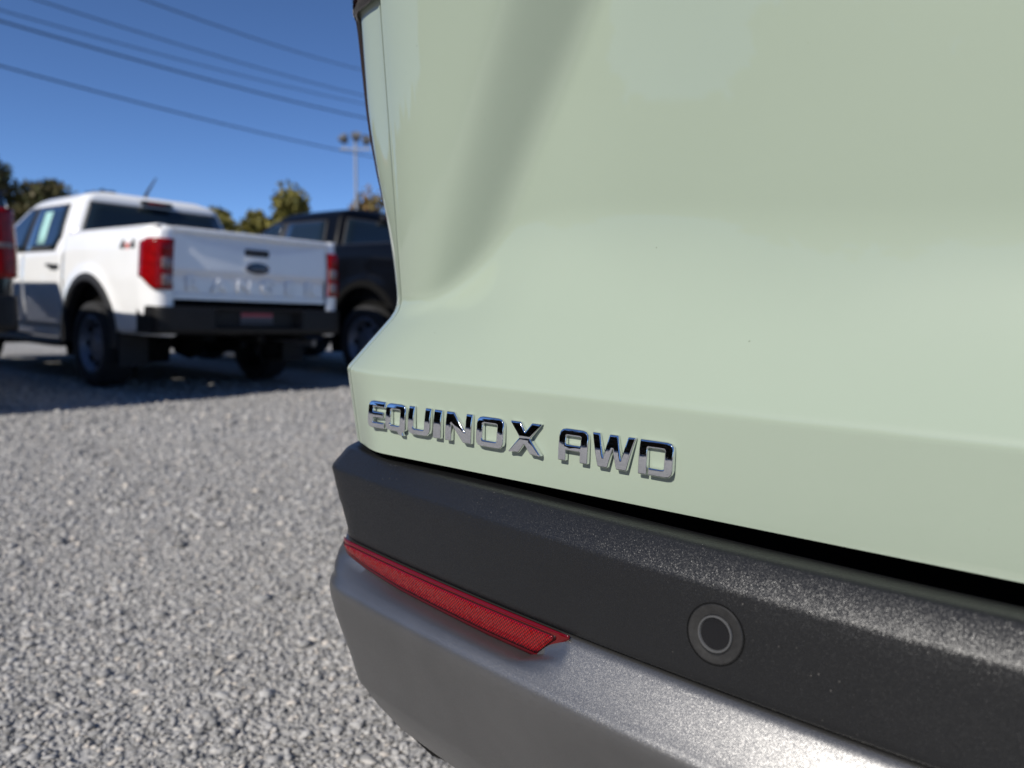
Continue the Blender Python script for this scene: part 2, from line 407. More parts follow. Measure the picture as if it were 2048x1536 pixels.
# parking sensors
def station_at(u): return min(BST, key=lambda s: abs(s[0]-u))
def sensor(u, z):
    su, sv, nu, nv = station_at(u); off = .0004+(.0068-.0004)*(.6085-z)/(.6085-.552)
    n = Vector((nu*.994, nv*.994, .11)).normalized(); c = Vector((su+nu*off, sv+nv*off, z))
    MB().lathe([(.0205,-.001),(.0205,.0003),(.0197,.0003),(.0197,-.001)], 48, c, n).build('sensor_shade_ring', 'void', bumper)  # black ring painted as the shadow gap round the sensor
    b = MB().lathe([(.0194,-.002),(.0194,.0002),(.0189,.0007),(.0183,.0007),(.0125,-.0002),(.0122,-.002)], 48, c, n).build('sensor_bezel', 'bezel', bumper)
    MB().lathe([(.0121,-.003),(.0121,.0008),(.0117,.0013),(.0110,.0013),(.0103,.0004),(.0101,-.003)], 48, c, n).build('sensor_ring', 'sensorring', bumper)
    MB().lathe([(.0001,.0002),(.006,.0002),(.0098,0),(.0100,-.0006),(.0100,-.003)], 48, c, n).build('parking_sensor', 'sensor', bumper)
sensor(.402, .581); sensor(.798, .581)

# liftgate: a sculpted sheet y(u, z)
ZL = .7215
def vplan(u):
    d = .03-u
    return .2-math.sqrt(max(0, .04-d*d)) if d > 0 else 0.0
def vprof(u0, z):
    u = um(u0)
    left = 1-sstep(u, -.02, .16)
    if z <= ZL:
        base = (ZL-z)/.08*(.003+.013*(1-sstep(u, -.05, .02)))
        return base
    s1 = .0735-.13*(z-.8)
    ul = .033+(z-.85)*.44
    k = .009; t = (u-ul)/k
    sp_ = k*math.log1p(math.exp(min(40, t)))*.74
    s1 += min(sp_, .25) if t < 40 else (u-ul)*.74
    h = z-ZL
    s2 = smin((.82+.34*left)*h, lerp(.100, .062, sstep(u, .17, .48))+.008*left-.030*h, lerp(.045, .065, sstep(u, .17, .45)))
    return smin(s1, s2, lerp(.015, .013, 1-left))
def vsurf(u, z):
    v = vplan(um(u))+vprof(u, z)
    # soften the lip
    if abs(z-ZL) < .009:
        r = lerp(.0028, .0052, sstep(um(u), 0, .5))
        if abs(z-ZL) < r:
            a, b = vplan(um(u))+vprof(u, ZL-r), vplan(um(u))+vprof(u, ZL+r); t = (z-ZL+r)/(2*r)
            m = vplan(um(u))+vprof(u, ZL)
            v = (1-t)**2*a+2*t*(1-t)*m+t*t*b
    return v
UL = -.045
def liftgate():
    us = list(np.linspace(UL+.003, .05, 24))+list(np.linspace(.055, .40, 80))+list(np.linspace(.41, UC, 12))
    us = us+[2*UC-u for u in us[::-1][1:]]
    zs = [.6405,.6408,.642,.645,.655,.668,.68,.692,.704]+list(np.linspace(.711,.735,19))+list(np.linspace(.74,1.135,84))
    rows = []
    for k, u in enumerate(us):
        r = [(u, vsurf(u, .64)+.030, .645), (u, vsurf(u,.64)+.004, .6402)]
        for z in zs: r.append((u, vsurf(u, z), z))
        r.append((u, vsurf(u, 1.135)+.003, 1.139)); r.append((u, vsurf(u, 1.135)+.03, 1.142)); rows.append(r)
    # rolled side edges
    def edge(uo, du):
        out = []
        for f, dv in ((0.30, .0003), (.60, .0011), (.82, .0022), (.95, .0036), (1.0, .0055), (1.0, .03)):
            src = rows[0] if du < 0 else rows[-1]
            out.append([(p[0]+du*f, p[1]+dv, p[2]) for p in src])
        return out
    rows = edge(0, -.0045)[::-1]+rows+edge(0, .0045)
    o = grid('liftgate', rows, 'sage', SUV, angle=45)
    tag(o, 'sculpted sage green liftgate panel carrying the chrome letters'); return o
gate = liftgate()
# quarter panels
def quarter(sgn):
    zs = [.6405,.645,.66,.68,.70]+list(np.linspace(.711,.735,13))+list(np.linspace(.74,1.135,56))
    rows = []
    # plan: from the shut line, turning quickly to the side
    u, v, th, ds = UL-.0040, 0.0, R(24), .003; pts = []
    L = 0
    while L < 1.25:
        pts.append((u, v, L, th)); rad = .075 if th < R(48) else (.9 if th < R(68) else (.3 if th < R(82) else 4))
        th = min(th+ds/rad, R(90)); u -= math.cos(th)*ds; v += math.sin(th)*ds; L += ds
        if L > .15: ds = .02
    edge = [(UL-.0030, .024), (UL-.0030, .004), (UL-.0034, .0012)]
    for (uu, vv) in edge:
        rows.append([(uu, vsurf(UL+.003, z)+.0038+vv, z) for z in zs])
    for (uu, vv, Lx, t_) in pts:
        fade = 1-sstep(Lx, .03, .42); r = []
        for z in zs:
            b = vsurf(UL+.003, z); b0 = vplan(UL+.003)
            ex = .026*sstep(z, .80, 1.03)*sstep(Lx, 0, .035)
            r.append((uu-ex, b0+.0038+vv+(b-b0)*fade, z))
        rows.append(r)
    if sgn > 0: rows = [[(2*UC-p[0], p[1], p[2]) for p in r] for r in rows]
    o = grid('quarter_panel', rows, 'sage', SUV, angle=45); return o, pts
ql, QP = quarter(-1); quarter(1)
# black panel behind the gaps, standing in for the shade inside them
def backing():
    zs = [.50,.56,.60,.64,.66,.70,.74,.80,.90,1.0,1.12]
    us = np.linspace(-.075, 2*UC+.075, 60)
    grid('gap_shade_panel', [[(u, vplan(max(um(u), -.06))+vprof(max(min(u, 2*UC+.04), -.04), max(z, .64))+.034+(.03 if z < .64 else 0), z) for z in zs] for u in us], 'void', SUV)
backing()

# chrome letters ---------------------------------------------------
def rnd(pts, rad):
    """round chosen corners of a polygon: pts = (x, y[, r])"""
    out = []; n = len(pts)
    for i, p in enumerate(pts):
        r = p[2] if len(p) > 2 else rad
        a, b, c = Vector(pts[i-1][:2]), Vector(p[:2]), Vector(pts[(i+1) % n][:2])
        d1, d2 = (a-b), (c-b); l1, l2 = d1.length, d2.length
        r = min(r, l1*.45, l2*.45)
        p1, p2 = b+d1/l1*r, b+d2/l2*r
        for t in (0, .33, .67, 1): q = (1-t)**2*p1+2*t*(1-t)*b+t*t*p2; out.append((q.x, q.y))
    return out
def glyph(ch, w):
    """outline(s) in units of the letter height, w = width"""
    t, h = .27, .225; c = .03
    rect = lambda x0, x1, y0, y1, r: rnd([(x0,y0,r),(x1,y0,r),(x1,y1,r),(x0,y1,r)], r)
    if ch == 'E': return [rnd([(0,0,.22),(w,0),(w,h),(t,h,.02),(t,.39,.02),(w*.94,.39),(w*.94,.61),(t,.61,.02),(t,1-h,.02),(w,1-h),(w,1),(0,1,.22)], c)]
    if ch == 'O': return [rect(0,w,0,1,.24), rect(t,w-t,h,1-h,.06)]
    if ch == 'Q': return [rnd([(0,0,.24),(w*.60,0,.02),(w*.72,-.13,.03),(w*.93,-.13,.03),(w*.88,.0,.02),(w,.06,.12),(w,1,.24),(0,1,.24)], c), rect(t,w-t,h,1-h,.06)]
    if ch == 'U': return [rnd([(0,1),(0,0,.26),(w,0,.26),(w,1),(w-t,1),(w-t,h,.06),(t,h,.06),(t,1)], c)]
    if ch == 'I': return [rnd([(0,0),(w,0),(w,1),(0,1)], c)]
    if ch == 'N': return [rnd([(0,0),(0,1),(t*1.25,1),(w-t,.40,.02),(w-t,1),(w,1),(w,0),(w-t*1.25,0),(t,.60,.02),(t,0)], c)]
    if ch == 'X': return [rnd([(0,0),(.335*w,.5,.02),(.02*w,1),(.33*w,1),(.5*w,.70,.02),(.67*w,1),(.98*w,1),(.665*w,.5,.02),(w,0),(.68*w,0),(.5*w,.30,.02),(.32*w,0)], c)]
    if ch == 'A': return [rnd([(0,0),(0,1,.24),(w,1,.24),(w,0),(w-t,0),(w-t,.33,.02),(t,.33,.02),(t,0)], c), rect(t,w-t,.52,1-h,.03)]
    if ch == 'W': return [rnd([(0,1),(.17*w,0),(.40*w,0),(.5*w,.58,.02),(.60*w,0),(.83*w,0),(w,1),(.82*w,1),(.705*w,.30,.02),(.60*w,1),(.40*w,1),(.295*w,.30,.02),(.18*w,1)], c)]
    if ch == 'D': return [rnd([(0,0),(0,1),(w,1,.22),(w,0,.22),(t+.05,0),(t+.05,h),(w-t,h,.05),(w-t,1-h,.05),(t,1-h,.03),(t,0)], c)]
def letter_mesh(ch, u0, u1):
    H = .0272; w = (u1-u0)/H
    cu = bpy.data.curves.new('tmp', 'CURVE'); cu.dimensions = '2D'; cu.fill_mode = 'BOTH'
    for poly in glyph(ch, w):
        spl = cu.splines.new('POLY'); spl.points.add(len(poly)-1); spl.use_cyclic_u = True
        for p, q in zip(spl.points, poly): p.co = (q[0]*H, q[1]*H, 0, 1)
    bv = .0013; cu.extrude = .0028-bv; cu.bevel_depth = bv; cu.bevel_resolution = 3; cu.offset = -bv
    ob = bpy.data.objects.new('tmp', cu); COL.objects.link(ob)
    dg = bpy.context.evaluated_depsgraph_get(); me = bpy.data.meshes.new_from_object(ob.evaluated_get(dg))
    bpy.data.objects.remove(ob); bpy.data.curves.remove(cu)
    bm = bmesh.new(); bm.from_mesh(me); bmesh.ops.remove_doubles(bm, verts=bm.verts, dist=1e-6)
    for zc in np.linspace(.0008, H-.0008, 15):
        bmesh.ops.bisect_plane(bm, geom=bm.verts[:]+bm.edges[:]+bm.faces[:], plane_co=(0, zc, 0), plane_no=(0, 1, 0), dist=1e-7)
    for v in bm.verts:
        x, y, z = v.co
        bow = -5.5*(y-H*.27)**2 if z > 0 else 0     # face bowed out in the middle
        v.co = Vector((x, -(z+.0028+bow), y))        # stand upright, front towards -y
    bmesh.ops.recalc_face_normals(bm, faces=bm.faces)
    bm.to_mesh(me); bm.free(); me.materials.clear(); me.materials.append(MT['chrome'])
    me.polygons.foreach_set('use_smooth', [True]*len(me.polygons)); me.set_sharp_from_angle(angle=R(40))
    o = bpy.data.objects.new('letter', me); COL.objects.link(o); o.parent = gate
    o.location = (u0, vsurf((u0+u1)/2, .68)-.0002, .6668)
    tag(o, 'raised chrome letter '+ch)
for ch, a, b in [('E',.004,.0275),('Q',.030,.0575),('U',.0615,.0905),('I',.0950,.1045),('N',.1105,.1420),('O',.1480,.1790),('X',.1850,.2200),('A',.2375,.2660),('W',.2690,.3085),('D',.3120,.3410)]:
    letter_mesh(ch, a, b)

# rest of the SUV: lamps, glass, roof, flanks, wheels
def suv_rest():
    # tail lamps wrap the corners above the liftgate's edge
    for sg in (-1, 1):
        rows = []
        path = [(.17, vsurf(.17, 1.10)-.010)]+[(u, vsurf(u, 1.10)-.006) for u in (.12,.08,.04,0,-.03)]
        n0 = len(path); path += [(p[0]-.026*sstep(p[2], 0, .035)-.004, p[1]+vsurf(UL+.003, 1.1)+.001) for p in QP[::3] if p[2] < .155]
        for i, (u, v) in enumerate(path):
            zb = 1.128-.016*sstep(i, 4, n0)-.20*sstep(i, n0+6, n0+13)+.17*sstep(i, len(path)-4, len(path)-1); r = []
            for t in np.linspace(0, 1, 9):
                z = zb+t*(1.245-zb)
                if i >= n0: dv = (vsurf(UL+.003, min(z, 1.13))-vsurf(UL+.003, 1.1))*.9; du = .026*(1-sstep(z, .80, 1.03))
                else: dv = du = 0
                uu = u+du; r.append(((uu if sg < 0 else 2*UC-uu), v+dv-.004*math.sin(math.pi*t), z))
            rows.append(r)
        o = grid('tail_light', rows, 'darklens', SUV, thick=.008, angle=50)
    half = .80
    def ring(z, v0, v1, hw, r=.16):
        pts = []
        for (cx, cy, a0) in ((UC-hw+r, v0+r, 180), (UC+hw-r, v0+r, 270), (UC+hw-r, v1-r, 0), (UC-hw+r, v1-r, 90)):
            for k in range(7):
                a = R(a0+k*15); pts.append((cx+r*math.cos(a), cy+r*math.sin(a), z))
        return pts
    grid('greenhouse', [ring(1.10,.20,3.55,.755), ring(1.24,.21,3.35,.745), ring(1.40,.29,2.95,.71), ring(1.55,.42,2.55,.65), ring(1.62,.36,2.30,.60), ring(1.655,.50,2.1,.52), ring(1.67,.9,1.8,.28)], 'black_paint', SUV, closed=True, angle=50)
    r2 = [ring(1.575,.31,2.52,.665), ring(1.625,.27,2.35,.64), ring(1.665,.42,2.2,.55), ring(1.68,.9,1.8,.28)]
    grid('roof', r2, 'sage', SUV, closed=True, angle=60)
    grid('rear_window', [[(u, lerp(.155,.40,t)-.012+.05*((u-UC)/.7)**2, lerp(1.24,1.54,t)) for u in np.linspace(UC-.60+.06*t, UC+.60-.06*t, 14)] for t in np.linspace(0,1,6)], 'glass', SUV, thick=.004)
    o = MB().box(UC-.78, UC+.78, .20, 4.35, .28, .62, .03).build('underbody', 'void', SUV)
    # flanks
    for sg in (-1, 1):
        ux = lambda v, z: (half+.06*sstep(v,.3,1.0)-.05*sstep(v,3.2,4.3)-.10*max(0,(z-.85)/.3)**2-.04*max(0,(.55-z)/.25))
        def zb(v):
            z = .30
            for ax in (.92, 3.65):
                d = abs(v-ax)
                if d < .40: z = max(z, .36+math.sqrt(.16-d*d))
            return z
        vs = sorted(set(np.round(np.concatenate([np.linspace(.40,4.15,60)]+[ax-.4*np.cos(np.linspace(0,np.pi,30)) for ax in (.92,3.65)]), 4)))
        for nm, a, b in (('rear_flank',.44,1.18),('rear_door',1.185,2.05),('front_door',2.055,3.05),('front_fender',3.055,4.2)):
            cols = [v for v in vs if a <= v <= b]; cols = [a]+cols+[b]
            rows = [[(UC+sg*(ux(v, z)), v, z) for z in np.linspace(max(zb(v), .46), 1.12, 14)] for v in cols]
            d = grid(nm, rows, 'sage', SUV, thick=.006)
            rows = [[(UC+sg*(ux(v, z)+.008), v, z) for z in np.linspace(zb(v), max(.47, zb(v)+.05), 5)] for v in cols]
            grid('lower_cladding', rows, 'trim', SUV, thick=.006)
            if 'door' in nm: MB().box(UC+sg*.845, UC+sg*.885, a+.06, a+.24, .95, .985, .008).build('handle', 'trim', d)
        for ax in (.92, 3.65): wheel(SUV, UC+sg*.735, ax, .345, .23, sg)
    grid('bonnet', [[(u, v, 1.10-.16*sstep(v,3.3,4.35)-.06*abs(u-UC)**2) for u in np.linspace(UC-.82,UC+.82,12)] for v in np.linspace(3.3,4.35,10)], 'sage', SUV)
    MB().box(UC-.82, UC+.82, 4.12, 4.42, .35, .93, .08).build('front_bumper', 'sage', SUV)

def wheel(parent, x, y, rad, wid, sg):
    root = empty('wheel'); root.parent = parent; root.location = (x, y, rad)
    hw = wid/2; ri = rad*.66
    prof = [(ri,-hw*.80),(ri+.03,-hw*.98),(rad*.90,-hw),(rad*.975,-hw*.86),(rad,-hw*.6),(rad,hw*.6),(rad*.975,hw*.86),(rad*.90,hw),(ri+.03,hw*.98),(ri,hw*.80)]
    MB().lathe(prof, 36, (0,0,0), (1,0,0), closed=True).build('tyre', 'rubber', root)
    o = hw*.55
    rim = [(ri+.004,sg*-hw*.7),(ri+.004,sg*hw*.86),(ri-.012,sg*hw*.9),(ri-.03,sg*hw*.62),(ri*.80,sg*o*.55),(ri*.55,sg*o*.9),(ri*.32,sg*o*.95),(ri*.28,sg*(o*.95+.012)),(.001,sg*(o*.95+.014))]
    b = MB().lathe(rim, 36, (0,0,0), (1,0,0))
    rimo = b.build('rim', 'rim', root)
    hm = None
    for k in range(8):
        a = 2*math.pi*k/8; c = (sg*(o*.80), math.cos(a)*ri*.70, math.sin(a)*ri*.70)
        if hm is None:
            ho = MB().lathe([(.001,.012),(ri*.115,.012),(ri*.115,-.012)], 12, (0,0,0), (sg,0,0)).build('rim_hole', 'void', root); hm = ho.data
        else:
            ho = bpy.data.objects.new('rim_hole', hm); COL.objects.link(ho); ho.parent = root
        ho.location = c
suv_rest()

# ------------------------------------------------------------------ pickup trucks (local x = right, y = forward, origin under the tailgate)
def text_letter(ch, size, wide, depth, mat, parent, loc, rot=(math.pi/2,0,0), bold=0.0):
    cu = bpy.data.curves.new('tmp', 'FONT'); cu.body = ch; cu.size = size; cu.extrude = depth; cu.align_x = 'CENTER'; cu.bevel_depth = depth*.3; cu.resolution_u = 3; cu.offset = bold
    ob = bpy.data.objects.new('tmp', cu); COL.objects.link(ob)
    dg = bpy.context.evaluated_depsgraph_get(); me = bpy.data.meshes.new_from_object(ob.evaluated_get(dg)); bpy.data.objects.remove(ob); bpy.data.curves.remove(cu)
    me.materials.clear(); me.materials.append(MT[mat])
    o = bpy.data.objects.new('letter', me); COL.objects.link(o); o.parent = parent; o.location = loc; o.rotation_euler = rot; o.scale = (wide, 1, 1)
    return o
def pickup(name, loc, rz, paint, sc=1.0, lamps='split', rail=1.36, roof=1.79, bumper_mat='trimgrey', decals=False, flare='trim', bedlen=1.69):
    T = empty(name, loc, rz); T.scale = (sc, sc, sc)
    AX, FX = 1.15, 4.37
    ARC, AZ = .515, .43
    secx = lambda z: ip(z, [(.40,.855),(.55,.885),(.75,.905),(.95,.912),(1.05,.905),(1.20,.895),(1.30,.880),(1.36,.850),(1.5,.84)])
    def zb(y, base):
        z = base
        for ax in (AX, FX):
            d = abs(y-ax)
            if d < ARC: z = max(z, AZ+math.sqrt(ARC*ARC-d*d))
        return z
    arcs = np.concatenate([ax-ARC*np.cos(np.linspace(0, np.pi, 34)) for ax in (AX, FX)])
    wellm = 'void'
    for sg in (-1, 1):
        # bed side, wrapping round the rear corner to the tailgate
        path = [(.735,.010),(.76,.004),(.79,.0),(.82,.003),(.845,.012),(.865,.030),(.880,.06),(.892,.11)]
        ys = sorted(set(np.round(np.concatenate([np.linspace(.16,bedlen,20), arcs[(arcs > .16) & (arcs < bedlen)]]), 4)))
        rows = []
        for (x, y) in path+[(.912, y) for y in ys]:
            z0 = zb(y, .50+.06*sstep(y, .0, .25)*0); r = []
            for z in np.linspace(z0, rail, 22):
                xx = x-(.912-secx(z))*(1 if y > .02 else .6)
                fl = 0
                d = math.hypot(y-AX, z-AZ)
                if d < ARC+.16: fl = .022*(1-sstep(d, ARC, ARC+.16))
                r.append((sg*(xx+fl), y, z))
            rows.append(r)
        bs = grid('bed_side', rows, paint, T, thick=.008)
        MB().box(*(sorted((sg*.775, sg*.848))), .02, bedlen, rail-.006, rail+.010, .004).build('bed_rail_cap', 'trim' if paint != 'white' else paint, T)
        # cab lower panels
        for nm, a, b in (('rear_door', bedlen+.03, 2.72), ('front_door', 2.735, 3.80), ('front_fender', 3.815, 5.18)):
            cols = [a]+[y for y in sorted(set(np.concatenate([np.linspace(a,b,14), arcs]))) if a < y < b]+[b]
            top = lambda y: 1.20-.035*(y-1.7)/2.2 if nm != 'front_fender' else 1.155-.10*(y-3.8)/1.4
            rows = []
            for y in cols:
                r = []
                for z in np.linspace(zb(y, .50), top(y), 18):
                    d = math.hypot(y-FX, z-AZ); fl = .02*(1-sstep(d, ARC, ARC+.16)) if d < ARC+.16 else 0
                    r.append((sg*(secx(z)-.10*sstep(y,4.7,5.2)+fl), y, z))
                rows.append(r)
            d = grid(nm, rows, paint, T, thick=.008)
            if 'door' in nm:
                MB().add([(sg*.915,a+.06,1.045),(sg*.915,a+.30,1.05),(sg*.915,a+.30,1.085),(sg*.915,a+.06,1.075),(sg*.952,a+.10,1.05),(sg*.952,a+.26,1.055),(sg*.952,a+.26,1.08),(sg*.952,a+.10,1.072)],
                         [(0,1,2,3),(4,5,6,7),(0,1,5,4),(1,2,6,5),(2,3,7,6),(3,0,4,7)]).build('handle', 'trim', d)
        MB().box(*(sorted((sg*.60, sg*.87))), bedlen, 3.85, .40, .515, .02).build('rocker_panel', paint, T)
        MB().tube([(sg*.87, 1.80, .36),(sg*.89, 2.0, .355),(sg*.89, 3.6, .355),(sg*.87, 3.8, .36)], .042, 10).build('side_step', 'trim', T)
        # flares, wells, wheels
        for ax in (AX, FX):
            rows = []
            for a in np.linspace(R(-6), R(186), 40):
                c, s = math.cos(a), math.sin(a); r = []
                for (dr, dx) in ((.055,.922),(.05,.934),(.02,.946),(-.015,.944),(-.03,.925),(-.03,.86)):
                    r.append((sg*dx, ax+c*(ARC+dr), AZ+s*(ARC+dr)))
                rows.append(r)
            grid('wheel_arch_trim', rows, flare, T)
            rows = [[(sg*x, ax+math.cos(a)*(ARC+.02), AZ+math.sin(a)*(ARC+.02)) for x in (.45,.6,.75,.90)] for a in np.linspace(R(-20), R(200), 24)]
            grid('wheel_well', rows, wellm, T, thick=.01)
            wheel(T, sg*.785, ax, .375, .255, sg)
        # mud flap
        MB().box(*(sorted((sg*.66, sg*.90))), AX-ARC-.05, AX-ARC-.035, .22, .56).build('mud_flap', 'rubber', T)
        # tail lamp on the corner
        lp = [(.738,.004),(.76,-.002),(.79,-.006),(.82,-.004),(.848,.006),(.872,.026),(.888,.058),(.899,.10),(.905,.15),(.909,.20)]
        n = len(lp); rows = []
        z0, z1 = (.865, 1.262) if lamps == 'split' else (.84, 1.262)
        for i, (x, y) in enumerate(lp):
            t = i/(n-1); za = z0+.10*sstep(t,.55,1.0); zt = z1-.03*sstep(t,.75,1)
            rows.append([(sg*(x+.008-(.912-secx(z))*.8), y-.006, z) for z in np.linspace(za, zt, 14)])
        tl = grid('tail_light', rows, 'redlens', T, thick=.014, angle=50)
        if lamps == 'split':
            for (za, zt) in ((.895,.985),(1.025,1.115)):
                MB().box(*(sorted((sg*.752, sg*.835))), -.030, .0, za, zt, .012).build('lamp_lens', 'clearlens', tl)
            MB().box(*(sorted((sg*.752, sg*.850))), -.026, .0, 1.14, 1.235, .012).build('lamp_lens', 'redlens', tl)
        else:
            MB().box(*(sorted((sg*.752, sg*.862))), -.026, .0, 1.02, 1.055, .010).build('lamp_lens', 'clearlens', tl)
    # bed interior
    MB().box(-.78,.78,.05,bedlen-.05,.80,.86).build('bed_floor', 'trim', T)
    b = MB(); b.box(-.80,-.775,.05,bedlen-.05,.86,rail-.01); b.box(.775,.80,.05,bedlen-.05,.86,rail-.01); b.box(-.80,.80,bedlen-.05,bedlen-.01,.80,rail-.005)
    b.build('bed_wall', 'trim', T)
    # tailgate
    rows = []
    for x in np.linspace(-.727, .727, 61):
        r = []
        ax = abs(x)
        for z in [.795,.80,.81,.835,.842,.85,.90,.95,.985,.992,1.0,1.02,1.035,1.045,1.06,1.10,1.14,1.18,1.20,1.22,1.24,1.26,1.28,1.30,1.315,1.325,1.335,1.345,1.355,1.362]:
            y = 0.0
            y += .014*sstep(z,.835,.848)*(1-sstep(z,.988,1.004))       # recessed lower panel
            y += -.010*sstep(z,1.0,1.03)
            y += .030*sstep(z, 1.33-.135*(1-(ax/.73)**2)*1.0, 1.335)*(1-sstep(z,1.315,1.325))
            y += -.022*sstep(z,1.318,1.33)
            y += .020*(x/.73)**2
            if z > 1.355: y += .008
            r.append((x, y, z))
        r = [(x, .07, .795)]+r+[(x, .07, 1.364)]
        rows.append(r)
    tg = grid('tailgate', rows, paint, T, angle=30)
    MB().box(-.727,.727,.05,.072,.80,1.36).build('tailgate_inner', 'trim', tg)
    hd = MB().box(-.115,.115,-.022,.02,1.175,1.235,.012).build('handle', 'trim', tg)
    MB().box(-.12,.12,-.026,.0,1.145,1.158,.005).build('handle_lip', paint, tg)
    b = MB(); b.lathe([(.001,.030),(.86,.028),(1,.018),(1,.0)], 36, (0,0,0), (0,-1,0)); b.v = [(x*.108, y, z*.045+1.075) for x, y, z in b.v]
    em = b.build('emblem', 'emblemblue' if decals else 'chrome', tg)
    b = MB(); b.lathe([(1.0,.0),(1.0,.024),(1.06,.030),(1.12,.024),(1.12,0)], 36, (0,0,0), (0,-1,0)); b.v = [(x*.108, y, z*.045+1.075) for x, y, z in b.v]
    b.build('emblem_rim', 'chrome', tg)
    if decals:
        for i, ch in enumerate('RANGER'):
            x = -.565+i*.226
            text_letter(ch, .155, 1.30, .016, paint, tg, (x, .010+.020*(x/.73)**2, .866))
        for sg in (-1, 1):
            for i, ch in enumerate('4x4'):
                dy = (i-1)*.092
                text_letter(ch, .125, 1.25, .001, 'decalred' if ch == 'x' else 'decalgrey', T, (sg*.899, .42-dy*1 if sg < 0 else .42+dy, 1.165), (math.pi/2, 0, -math.pi/2 if sg < 0 else math.pi/2), bold=.006)
    # bumper
    rows = []
    bpth = []
    for a in np.linspace(0, 1, 8): bpth.append((-.905+.012*a, .26-.20*a))
    for a in np.linspace(R(0), R(80), 8): bpth.append((-.893+.085*(1-math.cos(a)), .045-.095*math.sin(a)))
    for x in np.linspace(-.79, 0, 40): bpth.append((x, -.055-.035*(1-(x/.79)**2)))
    bpth = bpth+[(-x, y) for x, y in bpth[::-1][1:]]
    for (x, y) in bpth:
        k = sstep(.43-abs(x), 0, .07) if y < 0 else 0
        zt = .735; zbm = .515
        prof = [(0.10,zt-.01),(.03,zt),(.008,zt-.004),(.0,zt-.016),(.0+.085*k,zt-.030),(.0+.090*k,.58),(.0+.0*k,.565),(0.,.54),(.012,zbm+.006),(.03,zbm),(.12,zbm+.01)]
        rows.append([(x*(1 if y < .2 else 1), y+o, z) for o, z in prof])
    bp = grid('rear_bumper', rows, bumper_mat, T, angle=40)
    MB().box(-.155,.155,-.012,.004,.60,.70).build('number_plate', 'plate', T)
    pl = T.children[-1]
    MB().box(-.150,.150,-.0165,-.011,.664,.694).build('plate_print', 'platered', pl)
    MB().box(-.145,.145,-.0165,-.011,.612,.634).build('plate_print', 'decalgrey', pl)
    MB().tube([(.0,-.10,.47),(.0,.30,.47)], .035, 8).build('hitch', 'void', T)
    # greenhouse
    Yr = lambda z: ip(z, [(1.10,bedlen+.02),(1.25,bedlen+.015),(1.45,bedlen+.04),(1.66,bedlen+.09),(1.74,bedlen+.10),(roof,bedlen+.16)])
    Yf = lambda z: ip(z, [(1.10,4.02),(1.25,3.80),(1.45,3.48),(1.66,3.10),(1.74,2.9),(roof,2.6)])
    W = lambda z: ip(z, [(1.10,.875),(1.20,.865),(1.45,.785),(1.66,.705),(1.72,.675),(1.76,.62),(roof,.50)])
    def ring(z):
        hw, y0, y1 = W(z), Yr(z), Yf(z); r = .09; pts = []
        for (cx, cy, a0) in ((-hw+r, y0+r, 180), (hw-r, y0+r, 270), (hw-r, y1-r, 0), (-hw+r, y1-r, 90)):
            for k in range(7):
                a = R(a0+k*15); pts.append((cx+r*math.cos(a), cy+r*math.sin(a), z))
        return pts
    rings = [ring(z) for z in (1.10,1.2,1.3,1.45,1.55,1.66,1.70,1.73,1.755,1.775,roof)]
    V = [p for r_ in rings for p in r_]; n = len(rings[0]); F = [(i*n+j, i*n+(j+1) % n, (i+1)*n+(j+1) % n, (i+1)*n+j) for i in range(len(rings)-1) for j in range(n)]
    F.append(tuple((len(rings)-1)*n+j for j in range(n)))
    cab = mk('cab', V, F, paint, T, angle=40)
    # windows: black surround then panes a little prouder
    rw = lambda e, o: [[(x, Yr(z)-o+.02*0, z) for x in np.linspace(-(W(z)-.085+e), W(z)-.085+e, 12)] for z in np.linspace(1.17-e, 1.665+e, 8)]
    grid('window_seal', rw(.018, .004), 'trim', T, thick=.004)
    grid('rear_window', rw(0, .008), 'glass', T, thick=.004)
    for sg in (-1, 1):
        def sw(ya, yb, o, za=1.225, zt=1.64):
            return [[(sg*(W(z)+o), y, z) for y in np.linspace(ya(z), yb(z), 8)] for z in np.linspace(za, zt, 8)]
        ra = lambda z: bedlen+.22+.11*(z-1.22)/.42+.10*(1-sstep(z,1.22,1.36)); fb = lambda z: Yf(z)-.16
        grid('window_surround', sw(lambda z: ra(z)-.025, lambda z: fb(z)+.02, .004, 1.205, 1.66), 'trim', T, thick=.004)
        grid('side_window', sw(ra, lambda z: 2.69, .008), 'glass', T, thick=.004)
        sw2 = grid('side_window', sw(lambda z: 2.80, fb, .008), 'glass', T, thick=.004)
        MB().box(*(sorted((sg*.90, sg*1.06))), 3.42, 3.52, 1.20, 1.36, .03).build('door_mirror', 'trim', T)
    if decals:
        z_ = lambda z: (-(W(z)+.0125))
        grid('window_sticker', [[(z_(z), y+.05*(z-1.28)/.3, z) for y in np.linspace(2.28, 2.47, 4)] for z in np.linspace(1.28, 1.60, 5)], 'paper', T, thick=.001)
    grid('windscreen', [[(x, Yf(z)+.006, z) for x in np.linspace(-(W(z)-.09), W(z)-.09, 8)] for z in np.linspace(1.2, 1.66, 8)], 'glass', T, thick=.004)
    # high brake light and aerial
    MB().box(-.155,.155,Yr(1.72)-.035,Yr(1.72)+.04,1.700,1.748,.012).build('brake_light_housing', 'trim', T)
    MB().box(-.085,.085,Yr(1.72)-.044,Yr(1.72)-.02,1.708,1.738,.008).build('high_brake_light', 'redlens', T)
    MB().tube([(.03,bedlen+.42,1.78),(.03,bedlen+.36,1.86),(.05,bedlen+.20,2.0)], [.024,.014,.006], 8).build('antenna', 'trim', T)
